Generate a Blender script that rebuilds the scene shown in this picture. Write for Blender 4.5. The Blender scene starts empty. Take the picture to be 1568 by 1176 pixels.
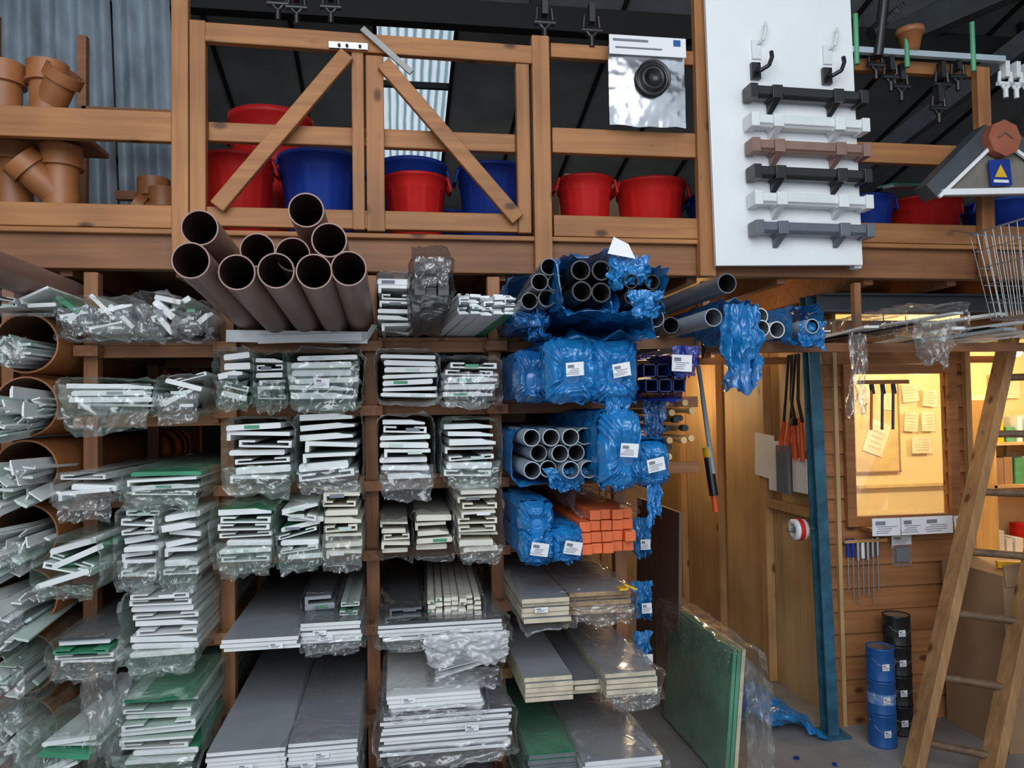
import bpy, math, random
from mathutils import Vector, Matrix, noise
R = random.Random(7)
def rr(a, b): return R.uniform(a, b)
V = Vector

# ------------------------------------------------------------------ materials
def newmat(name):
    m = bpy.data.materials.new(name); m.use_nodes = True
    nt = m.node_tree; nt.nodes.clear()
    return m, nt, nt.nodes, nt.links
def pbr(name, col, rough=.5, metal=0., var=.12, scale=8., bump=.0, bscale=60., spec=.5, col2=None, stretch=(1, 1, 1), detail=4):
    m, nt, N, L = newmat(name)
    o = N.new('ShaderNodeOutputMaterial'); p = N.new('ShaderNodeBsdfPrincipled')
    tc = N.new('ShaderNodeTexCoord'); mp = N.new('ShaderNodeMapping'); mp.inputs['Scale'].default_value = stretch
    n = N.new('ShaderNodeTexNoise'); n.inputs['Scale'].default_value = scale; n.inputs['Detail'].default_value = detail
    r = N.new('ShaderNodeValToRGB')
    c2 = col2 or tuple(c * (1 - var * 2) for c in col)
    r.color_ramp.elements[0].position = .35; r.color_ramp.elements[1].position = .65
    r.color_ramp.elements[0].color = (*c2, 1); r.color_ramp.elements[1].color = (*col, 1)
    L.new(tc.outputs['Object'], mp.inputs[0]); L.new(mp.outputs[0], n.inputs[0]); L.new(n.outputs[0], r.inputs[0])
    L.new(r.outputs[0], p.inputs['Base Color']); L.new(p.outputs[0], o.inputs[0])
    p.inputs['Roughness'].default_value = rough; p.inputs['Metallic'].default_value = metal
    p.inputs['Specular IOR Level'].default_value = spec
    if bump:
        n2 = N.new('ShaderNodeTexNoise'); n2.inputs['Scale'].default_value = bscale
        b = N.new('ShaderNodeBump'); b.inputs['Strength'].default_value = bump; b.inputs['Distance'].default_value = .01
        L.new(mp.outputs[0], n2.inputs[0]); L.new(n2.outputs[0], b.inputs['Height']); L.new(b.outputs[0], p.inputs['Normal'])
    return m
def wood(name, col, dark, axis='x', rough=.6, knots=True):
    m, nt, N, L = newmat(name)
    o = N.new('ShaderNodeOutputMaterial'); p = N.new('ShaderNodeBsdfPrincipled')
    tc = N.new('ShaderNodeTexCoord'); mp = N.new('ShaderNodeMapping')
    s = {'x': (1.2, 22, 22), 'y': (22, 1.2, 22), 'z': (22, 22, 1.2)}[axis]
    mp.inputs['Scale'].default_value = s
    n = N.new('ShaderNodeTexNoise'); n.inputs['Scale'].default_value = 1.6; n.inputs['Detail'].default_value = 5; n.inputs['Distortion'].default_value = .6
    r = N.new('ShaderNodeValToRGB'); e = r.color_ramp.elements
    e[0].position = .3; e[1].position = .7; e[0].color = (*dark, 1); e[1].color = (*col, 1)
    L.new(tc.outputs['Object'], mp.inputs[0]); L.new(mp.outputs[0], n.inputs[0]); L.new(n.outputs[0], r.inputs[0])
    nb = N.new('ShaderNodeTexNoise'); nb.inputs['Scale'].default_value = 2.2
    L.new(tc.outputs['Object'], nb.inputs[0])
    rb = N.new('ShaderNodeMapRange'); rb.inputs[1].default_value = .3; rb.inputs[2].default_value = .7; rb.inputs[3].default_value = .68; rb.inputs[4].default_value = 1.08
    L.new(nb.outputs[0], rb.inputs[0])
    mx = N.new('ShaderNodeMixRGB'); mx.blend_type = 'MULTIPLY'; mx.inputs[0].default_value = 1
    L.new(r.outputs[0], mx.inputs[1]); L.new(rb.outputs[0], mx.inputs[2])
    out = mx.outputs[0]
    if knots:
        mk = N.new('ShaderNodeMapping')
        mk.inputs['Scale'].default_value = {'x': (.55, 1, 1), 'y': (1, .55, 1), 'z': (1, 1, .55)}[axis]
        vo = N.new('ShaderNodeTexVoronoi'); vo.inputs['Scale'].default_value = 8.5
        rk = N.new('ShaderNodeValToRGB'); k = rk.color_ramp.elements
        k[0].position = .08; k[1].position = .18; k[0].color = (.14, .07, .035, 1); k[1].color = (1, 1, 1, 1)
        m2 = N.new('ShaderNodeMixRGB'); m2.blend_type = 'MULTIPLY'; m2.inputs[0].default_value = .85
        L.new(tc.outputs['Object'], mk.inputs[0]); L.new(mk.outputs[0], vo.inputs[0]); L.new(vo.outputs['Distance'], rk.inputs[0])
        L.new(out, m2.inputs[1]); L.new(rk.outputs[0], m2.inputs[2]); out = m2.outputs[0]
    L.new(out, p.inputs['Base Color']); L.new(p.outputs[0], o.inputs[0]); p.inputs['Roughness'].default_value = rough
    b = N.new('ShaderNodeBump'); b.inputs['Strength'].default_value = .15; b.inputs['Distance'].default_value = .004
    L.new(n.outputs[0], b.inputs['Height']); L.new(b.outputs[0], p.inputs['Normal'])
    return m
def filmmat(name, col, lo, hi, rough=.14, transl=.35, scale=11., gl=.30, glo=.05, bump=1., dist=.006, detail=5):
    """polythene: transparent sheet + thin haze + crinkly glossy skin"""
    m, nt, N, L = newmat(name)
    o = N.new('ShaderNodeOutputMaterial'); d = N.new('ShaderNodeBsdfDiffuse'); t = N.new('ShaderNodeBsdfTransparent')
    tl = N.new('ShaderNodeBsdfTranslucent'); gs = N.new('ShaderNodeBsdfGlossy')
    for q in (d, tl): q.inputs[0].default_value = (*col, 1)
    gs.inputs['Color'].default_value = (1, 1, 1, 1); gs.inputs['Roughness'].default_value = rough
    tc = N.new('ShaderNodeTexCoord'); n = N.new('ShaderNodeTexNoise'); n.inputs['Scale'].default_value = scale; n.inputs['Detail'].default_value = detail; n.inputs['Distortion'].default_value = 1.6
    try: n.noise_type = 'RIDGED_MULTIFRACTAL'; top = 1.6
    except Exception: top = .7
    mr = N.new('ShaderNodeMapRange'); mr.inputs[1].default_value = .2; mr.inputs[2].default_value = top; mr.inputs[3].default_value = lo; mr.inputs[4].default_value = hi
    b = N.new('ShaderNodeBump'); b.inputs['Strength'].default_value = bump * .6; b.inputs['Distance'].default_value = dist
    lw = N.new('ShaderNodeLayerWeight'); lw.inputs[0].default_value = .35
    m3 = N.new('ShaderNodeMapRange'); m3.inputs[3].default_value = glo; m3.inputs[4].default_value = gl
    a = N.new('ShaderNodeMixShader'); a.inputs[0].default_value = transl; c = N.new('ShaderNodeMixShader'); f = N.new('ShaderNodeMixShader')
    L.new(tc.outputs['Object'], n.inputs[0]); L.new(n.outputs[0], mr.inputs[0]); L.new(n.outputs[0], b.inputs['Height'])
    for q in (d, gs, lw): L.new(b.outputs[0], q.inputs['Normal'])
    L.new(lw.outputs['Facing'], m3.inputs[0])
    L.new(d.outputs[0], a.inputs[1]); L.new(tl.outputs[0], a.inputs[2])
    L.new(mr.outputs[0], c.inputs[0]); L.new(t.outputs[0], c.inputs[1]); L.new(a.outputs[0], c.inputs[2])
    L.new(m3.outputs[0], f.inputs[0]); L.new(c.outputs[0], f.inputs[1]); L.new(gs.outputs[0], f.inputs[2]); L.new(f.outputs[0], o.inputs[0])
    return m
def emis(name, col, s):
    m, nt, N, L = newmat(name); o = N.new('ShaderNodeOutputMaterial'); e = N.new('ShaderNodeEmission')
    e.inputs[0].default_value = (*col, 1); e.inputs[1].default_value = s; L.new(e.outputs[0], o.inputs[0]); return m

TIM = {a: wood('timber_' + a, (.46, .20, .065), (.31, .12, .036), a) for a in 'xyz'}
RK = {a: wood('rack_timber_' + a, (.40, .17, .07), (.23, .09, .035), a) for a in 'xyz'}
BEAM = wood('beam_timber', (.31, .13, .05), (.21, .08, .03), 'x', knots=False)
LADW = wood('ladder_wood', (.55, .30, .13), (.36, .18, .07), 'z')
RUNGW = wood('rung_wood', (.26, .15, .08), (.12, .07, .04), 'x')
CLAD = wood('cladding_wood', (.42, .17, .055), (.28, .105, .033), 'x')
PLY = wood('plywood', (.64, .41, .19), (.55, .33, .14), 'z', knots=False)
STUD = wood('stud_wood', (.66, .37, .16), (.48, .25, .09), 'z')
white = pbr('white_pvc', (.78, .80, .79), .35, var=.05)
offw = pbr('pale_green_white_pvc', (.56, .68, .61), .35, var=.06)
cream = pbr('cream_pvc', (.76, .73, .61), .4, var=.06)
whiteB = pbr('white_laminate', (.84, .85, .84), .25, var=.015)
paper = pbr('paper_label', (.82, .82, .83), .6, var=.03)
ink = pbr('label_ink', (.22, .24, .28), .7)
dark = pbr('shadow_gap_dark', (.03, .03, .035), .7)
greyf = pbr('grey_protective_film', (.31, .33, .36), .27, var=.05, bump=.25, bscale=7)
greyd = pbr('dark_grey_film', (.17, .185, .20), .28, var=.08, bump=.2, bscale=8)
greenp = pbr('green_protective_film', (.06, .32, .17), .35, var=.12)
greenpale = pbr('pale_green_board_face', (.12, .36, .22), .4, var=.18, scale=5)
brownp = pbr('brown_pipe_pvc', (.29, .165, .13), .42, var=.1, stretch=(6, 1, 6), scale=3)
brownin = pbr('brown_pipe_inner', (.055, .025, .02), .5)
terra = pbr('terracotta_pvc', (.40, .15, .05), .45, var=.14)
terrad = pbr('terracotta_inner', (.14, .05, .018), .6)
orange = pbr('orange_red_pvc', (.82, .16, .045), .45, var=.1)
redp = pbr('red_plastic', (.60, .014, .012), .48, var=.05, spec=.35)
bluep = pbr('blue_plastic', (.008, .037, .27), .48, var=.06, spec=.35)
black = pbr('black_plastic', (.014, .014, .015), .3, var=.1)
blackm = pbr('matt_black', (.012, .012, .014), .7)
greypipe = pbr('grey_pipe', (.13, .145, .17), .28, var=.06)
lgrey = pbr('light_grey_pipe', (.40, .46, .51), .35, var=.05)
navy = pbr('navy_pipe', (.012, .03, .14), .3)
brass = pbr('copper_rod', (.80, .50, .20), .4, .0)
steel = pbr('galv_steel', (.55, .57, .58), .35, .9, var=.1)
foil = pbr('foil', (.72, .73, .75), .22, .9, bump=.8, bscale=9)
steelb = pbr('dark_steel_beam', (.06, .07, .08), .5, var=.15)
bluepaint = pbr('blue_post_paint', (.03, .13, .20), .5, var=.25, scale=12)
roofm = pbr('roof_panel', (.22, .235, .25), .7, var=.12, scale=3)
seam = pbr('roof_seam', (.006, .006, .007), .7)
conc = pbr('concrete_floor', (.32, .305, .29), .42, col2=(.18, .17, .16), scale=2.2, detail=9, bump=.15)
brickdark = pbr('dark_wall', (.07, .08, .07), .8, var=.15)
blockw = pbr('grey_block_wall', (.17, .18, .155), .8, var=.15)
yellowp = pbr('yellow_paint', (.86, .69, .34), .6, var=.03)
card = pbr('cardboard', (.36, .21, .11), .75, var=.06)
mdf = pbr('brown_board', (.22, .12, .08), .55, var=.08)
tinblue = pbr('tin_blue', (.014, .09, .30), .3, var=.05)
dkbox = pbr('charcoal_board', (.04, .045, .055), .4)
redo = pbr('lopper_orange', (.85, .10, .02), .4)
green = pbr('green_rod', (.10, .36, .18), .4)
yel = pbr('yellow_plastic', (.85, .50, .02), .4)
film = filmmat('clear_film', (.80, .87, .84), .10, .46, gl=.38, glo=.08)
film2 = filmmat('clear_film_grey', (.76, .80, .82), .09, .42, gl=.38, glo=.08)
filmg = filmmat('greenish_film', (.52, .70, .60), .16, .52, gl=.38, glo=.08)
blackfilm = filmmat('smoke_film', (.09, .10, .11), .4, .8, gl=.45, glo=.1)
bk = dict(transl=.15, gl=.34, glo=.05, scale=6.5, rough=.2, bump=1.6, dist=.02, detail=3)
bluefilm = filmmat('blue_film', (.012, .22, .56), .93, 1., **bk)
bluefilmd = filmmat('blue_film_deep', (.010, .14, .40), .88, 1., **bk)
navyfilm = filmmat('navy_film', (.01, .035, .34), .88, 1., **bk)
glass = filmmat('window_glass', (.7, .75, .75), .01, .02, rough=.03, transl=.0, scale=1, gl=.25, glo=.03, bump=0)
lampm = emis('lamp_glow', (1., .78, .45), 14)
def skymat():
    m, nt, N, L = newmat('skylight_grp'); o = N.new('ShaderNodeOutputMaterial'); t = N.new('ShaderNodeBsdfTransparent'); tl = N.new('ShaderNodeBsdfTranslucent')
    mx = N.new('ShaderNodeMixShader'); tc = N.new('ShaderNodeTexCoord'); w = N.new('ShaderNodeTexWave'); w.bands_direction = 'X'; w.inputs['Scale'].default_value = 4.6; w.inputs['Distortion'].default_value = .6; w.inputs['Detail'].default_value = 2
    r = N.new('ShaderNodeValToRGB'); e = r.color_ramp.elements; e[0].color = (.30, .42, .44, 1); e[1].color = (.97, 1, 1, 1); e[0].position = .1; e[1].position = .6
    L.new(tc.outputs['Object'], w.inputs[0]); L.new(w.outputs[0], r.inputs[0]); L.new(r.outputs[0], tl.inputs[0]); L.new(r.outputs[0], t.inputs[0])
    mx.inputs[0].default_value = .35; L.new(t.outputs[0], mx.inputs[1]); L.new(tl.outputs[0], mx.inputs[2]); L.new(mx.outputs[0], o.inputs[0]); return m
skyl = skymat()

# ------------------------------------------------------------------ mesh builder
class MB:
    def __init__(s): s.v = []; s.f = []; s.m = []; s.sm = []; s.mats = []
    def mi(s, mat):
        if mat not in s.mats: s.mats.append(mat)
        return s.mats.index(mat)
    def add(s, vs, fs, mat, smooth=False):
        o = len(s.v); s.v += [V(p) for p in vs]; k = s.mi(mat)
        for f in fs: s.f.append([o + i for i in f]); s.m.append(k); s.sm.append(smooth)
    def box(s, c, d, mat, rot=None, top=None):
        c = V(c); vs = []
        for z in (-.5, .5):
            for x, y in ((-.5, -.5), (.5, -.5), (.5, .5), (-.5, .5)):
                p = V((x * d[0], y * d[1], z * d[2]))
                if rot: p = rot @ p
                vs.append(p + c)
        fs = [(0, 3, 2, 1), (0, 1, 5, 4), (1, 2, 6, 5), (2, 3, 7, 6), (3, 0, 4, 7)]
        s.add(vs, fs, mat); s.f.append([len(s.v) - 8 + i for i in (4, 5, 6, 7)]); s.m.append(s.mi(top or mat)); s.sm.append(False)
    def b2(s, x0, x1, y0, y1, z0, z1, mat, top=None):
        s.box(((x0 + x1) / 2, (y0 + y1) / 2, (z0 + z1) / 2), (x1 - x0, y1 - y0, z1 - z0), mat, top=top)
    def frame(s, p0, p1, up=None):
        d = (V(p1) - V(p0)).normalized(); u = V(up) if up else V((0, 0, 1))
        if abs(d.dot(u)) > .98: u = V((0, 1, 0))
        r = d.cross(u).normalized(); return d, r, r.cross(d)
    def prism(s, poly, p0, p1, mat, up=None, endmat=None):
        d, r, u = s.frame(p0, p1, up); n = len(poly)
        vs = [V(p0) + r * a + u * b for a, b in poly] + [V(p1) + r * a + u * b for a, b in poly]
        fs = [(i, (i + 1) % n, n + (i + 1) % n, n + i) for i in range(n)]
        s.add(vs, fs, mat); o = len(s.v) - 2 * n; k = s.mi(endmat or mat)
        s.f.append([o + i for i in range(n)][::-1]); s.m.append(k); s.sm.append(False)
        s.f.append([o + n + i for i in range(n)]); s.m.append(k); s.sm.append(False)
    def beam(s, p0, p1, w, h, mat, up=None):
        s.prism([(-w / 2, -h / 2), (w / 2, -h / 2), (w / 2, h / 2), (-w / 2, h / 2)], p0, p1, mat, up)
    def tube(s, p0, p1, ro, ri, mat, inner=None, seg=28):
        d, r, u = s.frame(p0, p1); ang = [2 * math.pi * i / seg for i in range(seg)]
        ring = lambda p, q: [V(p) + (r * math.cos(a) + u * math.sin(a)) * q for a in ang]
        def strip(A, B, m, sm=True):
            s.add(A + B, [(i, (i + 1) % seg, seg + (i + 1) % seg, seg + i) for i in range(seg)], m, sm)
        strip(ring(p0, ro), ring(p1, ro), mat); strip(ring(p0, ri), ring(p0, ro), mat, False); strip(ring(p1, ro), ring(p1, ri), mat, False)
        strip(ring(p1, ri), ring(p0, ri), inner or mat)
    def rod(s, p0, p1, r0, mat, r1=None, seg=14):
        d, r, u = s.frame(p0, p1); r1 = r0 if r1 is None else r1; ang = [2 * math.pi * i / seg for i in range(seg)]
        A = [V(p0) + (r * math.cos(a) + u * math.sin(a)) * r0 for a in ang]; B = [V(p1) + (r * math.cos(a) + u * math.sin(a)) * r1 for a in ang]
        s.add(A + B, [(i, (i + 1) % seg, seg + (i + 1) % seg, seg + i) for i in range(seg)], mat, True)
        s.add(A, [tuple(range(seg))[::-1]], mat); s.add(B, [tuple(range(seg))], mat)
    def path(s, pts, r, mat, seg=8):
        for a, b in zip(pts[:-1], pts[1:]): s.rod(a, b, r, mat, seg=seg)
    def lathe(s, prof, o, mat, seg=32, M=None, ribs=0, ra=0.):
        vs = []; n = len(prof)
        for i in range(seg):
            a = 2 * math.pi * i / seg
            for j, (r, z) in enumerate(prof):
                k = 1 + (ra * max(0, math.cos(a * ribs)) ** 8 if ribs and 2 < j + 1 and j in (2, 3) else 0)
                p = V((r * k * math.cos(a), r * k * math.sin(a), z)); vs.append((M @ p if M else p) + V(o))
        fs = []
        for i in range(seg):
            j = (i + 1) % seg
            for q in range(n - 1): fs.append((i * n + q, j * n + q, j * n + q + 1, i * n + q + 1))
        s.add(vs, fs, mat, True)
    def grid(s, fn, nu, nv, mat, closed=False, smooth=True):
        vs = [V(fn(i / nu, j / nv)) for i in range(nu + (0 if closed else 1)) for j in range(nv + 1)]; w = nv + 1; fs = []
        for i in range(nu):
            a = i; b = (i + 1) % nu if closed else i + 1
            for j in range(nv): fs.append((a * w + j, b * w + j, b * w + j + 1, a * w + j + 1))
        s.add(vs, fs, mat, smooth)
    def label(s, c, w, h, rot=None, t=.0015):
        s.box(c, (w, t, h), paper, rot); rot = rot or Matrix.Identity(3)
        s.box(V(c) + rot @ V((-w * .22, -t, h * .22)), (w * .35, .0006, h * .22), ink, rot)
        for k in range(4):
            q = V(c) + rot @ V((-w * .05 * k, -t, h * (.02 - .12 * k))); s.box(q, (w * rr(.4, .8), .0006, h * .035), ink, rot)
    def shear(s, yaw=0, tilt=0, y0=3.):
        for p in s.v: p.x += yaw * (y0 - p.y); p.z += tilt * (y0 - p.y)
    def build(s, name, bevel=0, M=None):
        me = bpy.data.meshes.new(name)
        if M: s.v = [M @ p for p in s.v]
        lo = V([min(p[i] for p in s.v) for i in range(3)]); hi = V([max(p[i] for p in s.v) for i in range(3)]); c = (lo + hi) / 2; c.z = lo.z
        me.from_pydata([tuple(p - c) for p in s.v], [], s.f)
        for m in s.mats: me.materials.append(m)
        me.polygons.foreach_set('material_index', s.m); me.polygons.foreach_set('use_smooth', s.sm); me.update()
        ob = bpy.data.objects.new(name, me); ob.location = c; bpy.context.scene.collection.objects.link(ob)
        if bevel:
            bv = ob.modifiers.new('bevel', 'BEVEL'); bv.width = bevel; bv.segments = 2; bv.limit_method = 'ANGLE'; bv.angle_limit = .7
        return ob
def nz(x, y, z, s=1., sd=0.): return noise.noise(V((x * s + sd, y * s + sd * .7, z * s - sd)))
def rg(x, y, z, sd=0.):  # ridged crease noise
    return (.6 - 1.6 * abs(nz(x, y, z, 1, sd))) * .6 + (.5 - 1.5 * abs(nz(x, y, z, 2.3, sd + 3))) * .3 + (.4 - 1.4 * abs(nz(x, y, z, 5.1, sd + 8))) * .16

# ------------------------------------------------------------------ room shell
b = MB(); b.b2(-5, 7, -1.5, 9.3, -.1, 0, conc); b.build('floor')
b = MB(); b.b2(-5, 7, 9.2, 9.35, 0, 3.9, brickdark); b.build('wall_back')
b = MB(); b.b2(-5.1, -5, -1.5, 9.3, 0, 6.3, brickdark); b.build('wall_left')
b = MB()
b.b2(6, 6.1, -1.5, 9.3, 0, 6.3, brickdark)
for k in range(30):
    for j in range(24): b.b2(5.99, 6, -1.5 + j * .44 + (k % 2) * .22, -1.5 + j * .44 + (k % 2) * .22 + .43, k * .21, k * .21 + .2, blockw)
b.build('wall_right')
def zc(y): return 5.95 - .25 * y
b = MB()
def slab(xa, xb, ya, yb):
    b.add([(xa, ya, zc(ya)), (xb, ya, zc(ya)), (xb, yb, zc(yb)), (xa, yb, zc(yb)), (xa, ya, zc(ya) + .06), (xb, ya, zc(ya) + .06), (xb, yb, zc(yb) + .06), (xa, yb, zc(yb) + .06)],
          [(0, 1, 2, 3), (7, 6, 5, 4), (0, 4, 5, 1), (2, 6, 7, 3), (1, 5, 6, 2), (0, 3, 7, 4)], roofm)
SX0, SX1 = -.12, .50
slab(-5.1, SX0, -1.5, 9.35); slab(SX1, 7, -1.5, 9.35); slab(SX0, SX1, -1.5, 5.6); slab(SX0, SX1, 7.7, 9.35)
for i in range(-8, 12):
    x = .52 + .62 * i - .64
    if not (SX0 < x < SX1): b.beam((x, -1.4, zc(-1.4) - .012), (x, 9.2, zc(9.2) - .012), .03, .03, seam)
b.build('ceiling')
b = MB()
def fsk(u, v):
    x = SX0 - .03 + u * (SX1 - SX0 + .06); y = 5.5 + v * 2.3
    return (x, y, zc(y) + .10 + .025 * math.cos(u * 2 * math.pi * 9))
b.grid(fsk, 108, 4, skyl)
b.b2(SX0, SX1, 6.38, 6.42, zc(6.4) + .0, zc(6.4) + .05, seam)
b.build('window_skylight')
b = MB()
for y in (5.25, 8.2): 
    b.b2(-5, 6, y - .05, y + .05, zc(y) - .33, zc(y) - .15, seam)
    for x in (-3, -1, 1, 3, 5): b.b2(x, x + .05, y - .02, y + .02, zc(y) - .16, zc(y), seam)
b.build('roof_purlin')
b = MB(); b.beam((3.2, 6.4, 4.35), (4.9, 4.2, 4.7), .12, .2, steelb); b.beam((2.5, 8, 2.2), (5.2, 4.5, 4.7), .1, .14, steelb); b.build('roof_truss')

# mezzanine
b = MB(); b.b2(-3.4, 5.8, 3.09, 5.4, 2.27, 2.295, PLY)
for i in range(-7, 14): b.b2(i * .42, i * .42 + .045, 3.09, 5.35, 2.13, 2.268, BEAM)
b.build('mezzanine_deck')
b = MB(); b.b2(-3.4, 4.6, 3.03, 3.085, 2.15, 2.29, BEAM)
b.b2(-3.4, 4.6, 3.0, 3.028, 2.28, 2.30, TIM['x']); b.build('mezzanine_fascia_beam', .004)

def vpost(b, x0, x1, z0, z1, y=2.99, t=.04): b.b2(x0, x1, y, y + t, z0, z1, TIM['z'])
def rail(b, x0, x1, z0, z1, y=3.0, t=.035): b.b2(x0, x1, y, y + t, z0, z1, TIM['x'])
b = MB()
rail(b, -2.6, -.83, 2.635, 2.75); rail(b, -2.6, -.83, 2.302, 2.39)
vpost(b, -.83, -.768, 2.16, 3.6); vpost(b, -.764, -.705, 2.30, 3.11)
vpost(b, .572, .645, 2.15, 3.13, 2.985); vpost(b, .505, .56, 2.31, 3.01)
vpost(b, -.155, -.108, 2.31, 3.02); vpost(b, -.10, -.03, 2.305, 3.01)
b.beam((-.705, 3.0, 3.062), (.572, 3.0, 3.046), .035, .075, TIM['x']); rail(b, -.705, .505, 2.655, 2.73, 3.03); rail(b, -.705, .505, 2.315, 2.39)
rail(b, .655, 1.33, 2.65, 2.755); rail(b, .655, 1.33, 2.302, 2.39); rail(b, .655, 1.33, 3.05, 3.11)
vpost(b, 1.275, 1.345, 2.14, 3.7, 2.975)
rail(b, 1.35, 2.66, 3.07, 3.125); rail(b, 1.35, 2.66, 2.66, 2.75); rail(b, 1.35, 3.4, 2.302, 2.39)
vpost(b, 2.60, 2.665, 2.15, 3.1, 2.96)
b.beam((-.17, 2.975, 3.00), (-.66, 2.975, 2.38), .03, .06, TIM['x'], (0, 0, 1))
b.beam((-.03, 2.975, 2.97), (.50, 2.975, 2.36), .03, .06, TIM['x'], (0, 0, 1))
b.build('mezzanine_railing', .004)
b = MB(); b.b2(-.24, -.09, 2.968, 2.976, 3.02, 3.045, steel); b.beam((-.11, 2.962, 3.10), (.08, 2.952, 2.93), .012, .022, pbr('weathered_strap', (.38, .37, .34), .6))
for x in (-.20, -.17, -.12): b.rod((x, 2.97, 3.03), (x, 2.96, 3.03), .006, blackm, seg=8)
b.build('gate_hinge_strap')

# ------------------------------------------------------------------ tubs
def tub(x, y, r, h, mat, z=2.296):
    b = MB()
    p = [(0, 0), (r * .74, 0), (r * .76, .01), (r * .93, h * .80), (r * .99, h * .82), (r * 1.0, h * .955), (r * 1.05, h * .96), (r * 1.06, h), (r * .98, h), (r * .96, h * .96), (r * .9, h * .8), (r * .72, .015), (0, .015)]
    b.lathe(p, (x, y, z), mat, 80, ribs=10, ra=.035)
    for sx in (-1, 1):
        c = V((x + sx * r * 1.02, y, z + h * .84)); b.path([c + V((0, -.05, .05)), c + V((sx * .014, -.045, .0)), c + V((sx * .014, .045, .0)), c + V((0, .05, .05))], .008, mat)
    b.build('plastic_tub')
tub(-.655, 3.34, .15, .38, redp); tub(-.58, 3.75, .19, .72, redp); tub(-.31, 3.36, .175, .40, bluep)
tub(.10, 3.30, .135, .31, redp); tub(.09, 3.68, .17, .49, bluep); tub(.45, 3.36, .155, .38, bluep)
tub(.865, 3.30, .125, .33, redp); tub(1.19, 3.34, .16, .33, redp); tub(1.56, 3.42, .15, .30, bluep); tub(.27, 3.95, .15, .32, bluep)
tub(2.30, 3.36, .13, .30, bluep); tub(2.66, 3.42, .175, .31, redp); tub(3.1, 3.42, .17, .31, bluep)
b = MB(); b.b2(.95, 1.35, 4.2, 4.6, 2.296, 2.9, card); b.b2(.95, 1.14, 4.05, 4.2, 2.88, 2.9, card); b.build('cardboard_box')
b = MB(); b.beam((2.28, 3.15, 2.60), (2.75, 3.5, 2.72), .05, .012, steel); b.beam((2.3, 3.2, 2.62), (2.8, 3.5, 2.72), .07, .01, greenp); b.build('loose_strips')

# ------------------------------------------------------------------ drainage junctions
def junction(x, y, z, h, r, side, ang=.8, mat=terra):
    b = MB(); b.tube((x, y, z), (x, y, z + h), r, r * .88, mat, terrad)
    for zz in (z, z + h - .075): b.tube((x, y, zz), (x, y, zz + .075), r * 1.18, r * 1.0, mat, terrad)
    b.tube((x, y, z + h - .085), (x, y, z + h - .073), r * 1.26, r, mat)
    if side:
        c = V((x, y, z + h * .42)); d = V((math.sin(ang) * side, -.35, math.cos(ang))).normalized()
        b.tube(c, c + d * (h * .52), r * .9, r * .78, mat, terrad); b.tube(c + d * (h * .40), c + d * (h * .55), r * 1.12, r * .95, mat, terrad)
    b.build('drain_pipe_junction')
junction(-1.385, 3.28, 2.72, .31, .066, 1, .6); junction(-1.55, 3.28, 2.72, .30, .066, 0); junction(-1.31, 3.22, 2.31, .36, .066, -1, .75); junction(-1.52, 3.3, 2.31, .40, .07, 0)
junction(-.98, 3.42, 2.31, .26, .052, -1, 1.0); junction(-.93, 3.62, 2.31, .62, .055, 0); junction(-1.08, 3.62, 2.31, .36, .06, 0)
b = MB(); b.b2(-1.75, -1.2, 3.12, 3.42, 2.695, 2.715, BEAM); b.b2(-1.45, -.95, 3.78, 3.82, 3.0, 3.06, BEAM); b.b2(-1.3, -1.05, 3.78, 3.82, 2.62, 2.66, BEAM); b.b2(-1.78, -1.74, 3.1, 3.66, 2.296, 3.4, BEAM); b.b2(-.95, -.91, 3.78, 3.82, 2.296, 3.4, BEAM); b.b2(-1.47, -1.43, 3.78, 3.82, 2.296, 3.4, BEAM)
b.build('shelf_frame_on_mezzanine')
corr = pbr('corrugated_steel', (.34, .41, .46), .35, .3, var=.2, stretch=(1, 1, .3))
for x0, w, y in ((-2.25, .5, 4.15), (-1.72, .35, 4.05), (-1.34, .30, 4.0)):
    b = MB(); b.grid(lambda u, v: (x0 + u * w - .18 * v, y + .022 * math.sin(u * w * 55) + .35 * v, 2.297 + v * 1.75), 60, 2, corr); b.build('corrugated_sheet')

# ------------------------------------------------------------------ storage rack
PX = [-1.115, -.63, -.09, .40, .91]
LV = {0: [1.87, 1.61, 1.31, 1.045, .78, .47, .12], 1: [1.885, 1.635, 1.345, 1.08, .80, .43, .10], 2: [1.885, 1.635, 1.345, 1.08, .80, .46, .10], 3: [1.885, 1.635, 1.345, 1.08, .86, .60, .345, .06]}
b = MB()
for x in PX:
    for y in (3.02, 3.75, 4.5): b.b2(x - .025, x + .025, y - .025, y + .025, 0, 2.13, RK['z'])
for c in range(4):
    for z in LV[c]:
        x0, x1 = PX[c] + .026, PX[c + 1] - .026
        b.b2(x0, x1, 2.995, 4.52, z - .016, z, RK['y'])
        for y in (3.0, 3.75, 4.46): b.b2(x0, x1, y, y + .035, z - .06, z - .016, RK['x'])
        for x in (x0, x1 - .02): b.b2(x, x + .02, 2.97, 4.5, z - .05, z - .017, RK['y'])
    for z in LV[c]:
        b.b2(PX[c] - .04, PX[c] + .045, 2.94, 2.993, z - .058, z - .018, RK['y'])
for z in (1.885, 1.635, 1.36):
    for y in (3.0, 3.75): b.b2(.936, 1.26, y, y + .04, z - .045, z, RK['x'])
b.build('timber_storage_rack', .002)
b = MB(); b.b2(-2.2, 1.2, 4.95, 5.0, 0, 2.1, brickdark); b.build('wall_behind_rack')

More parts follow.
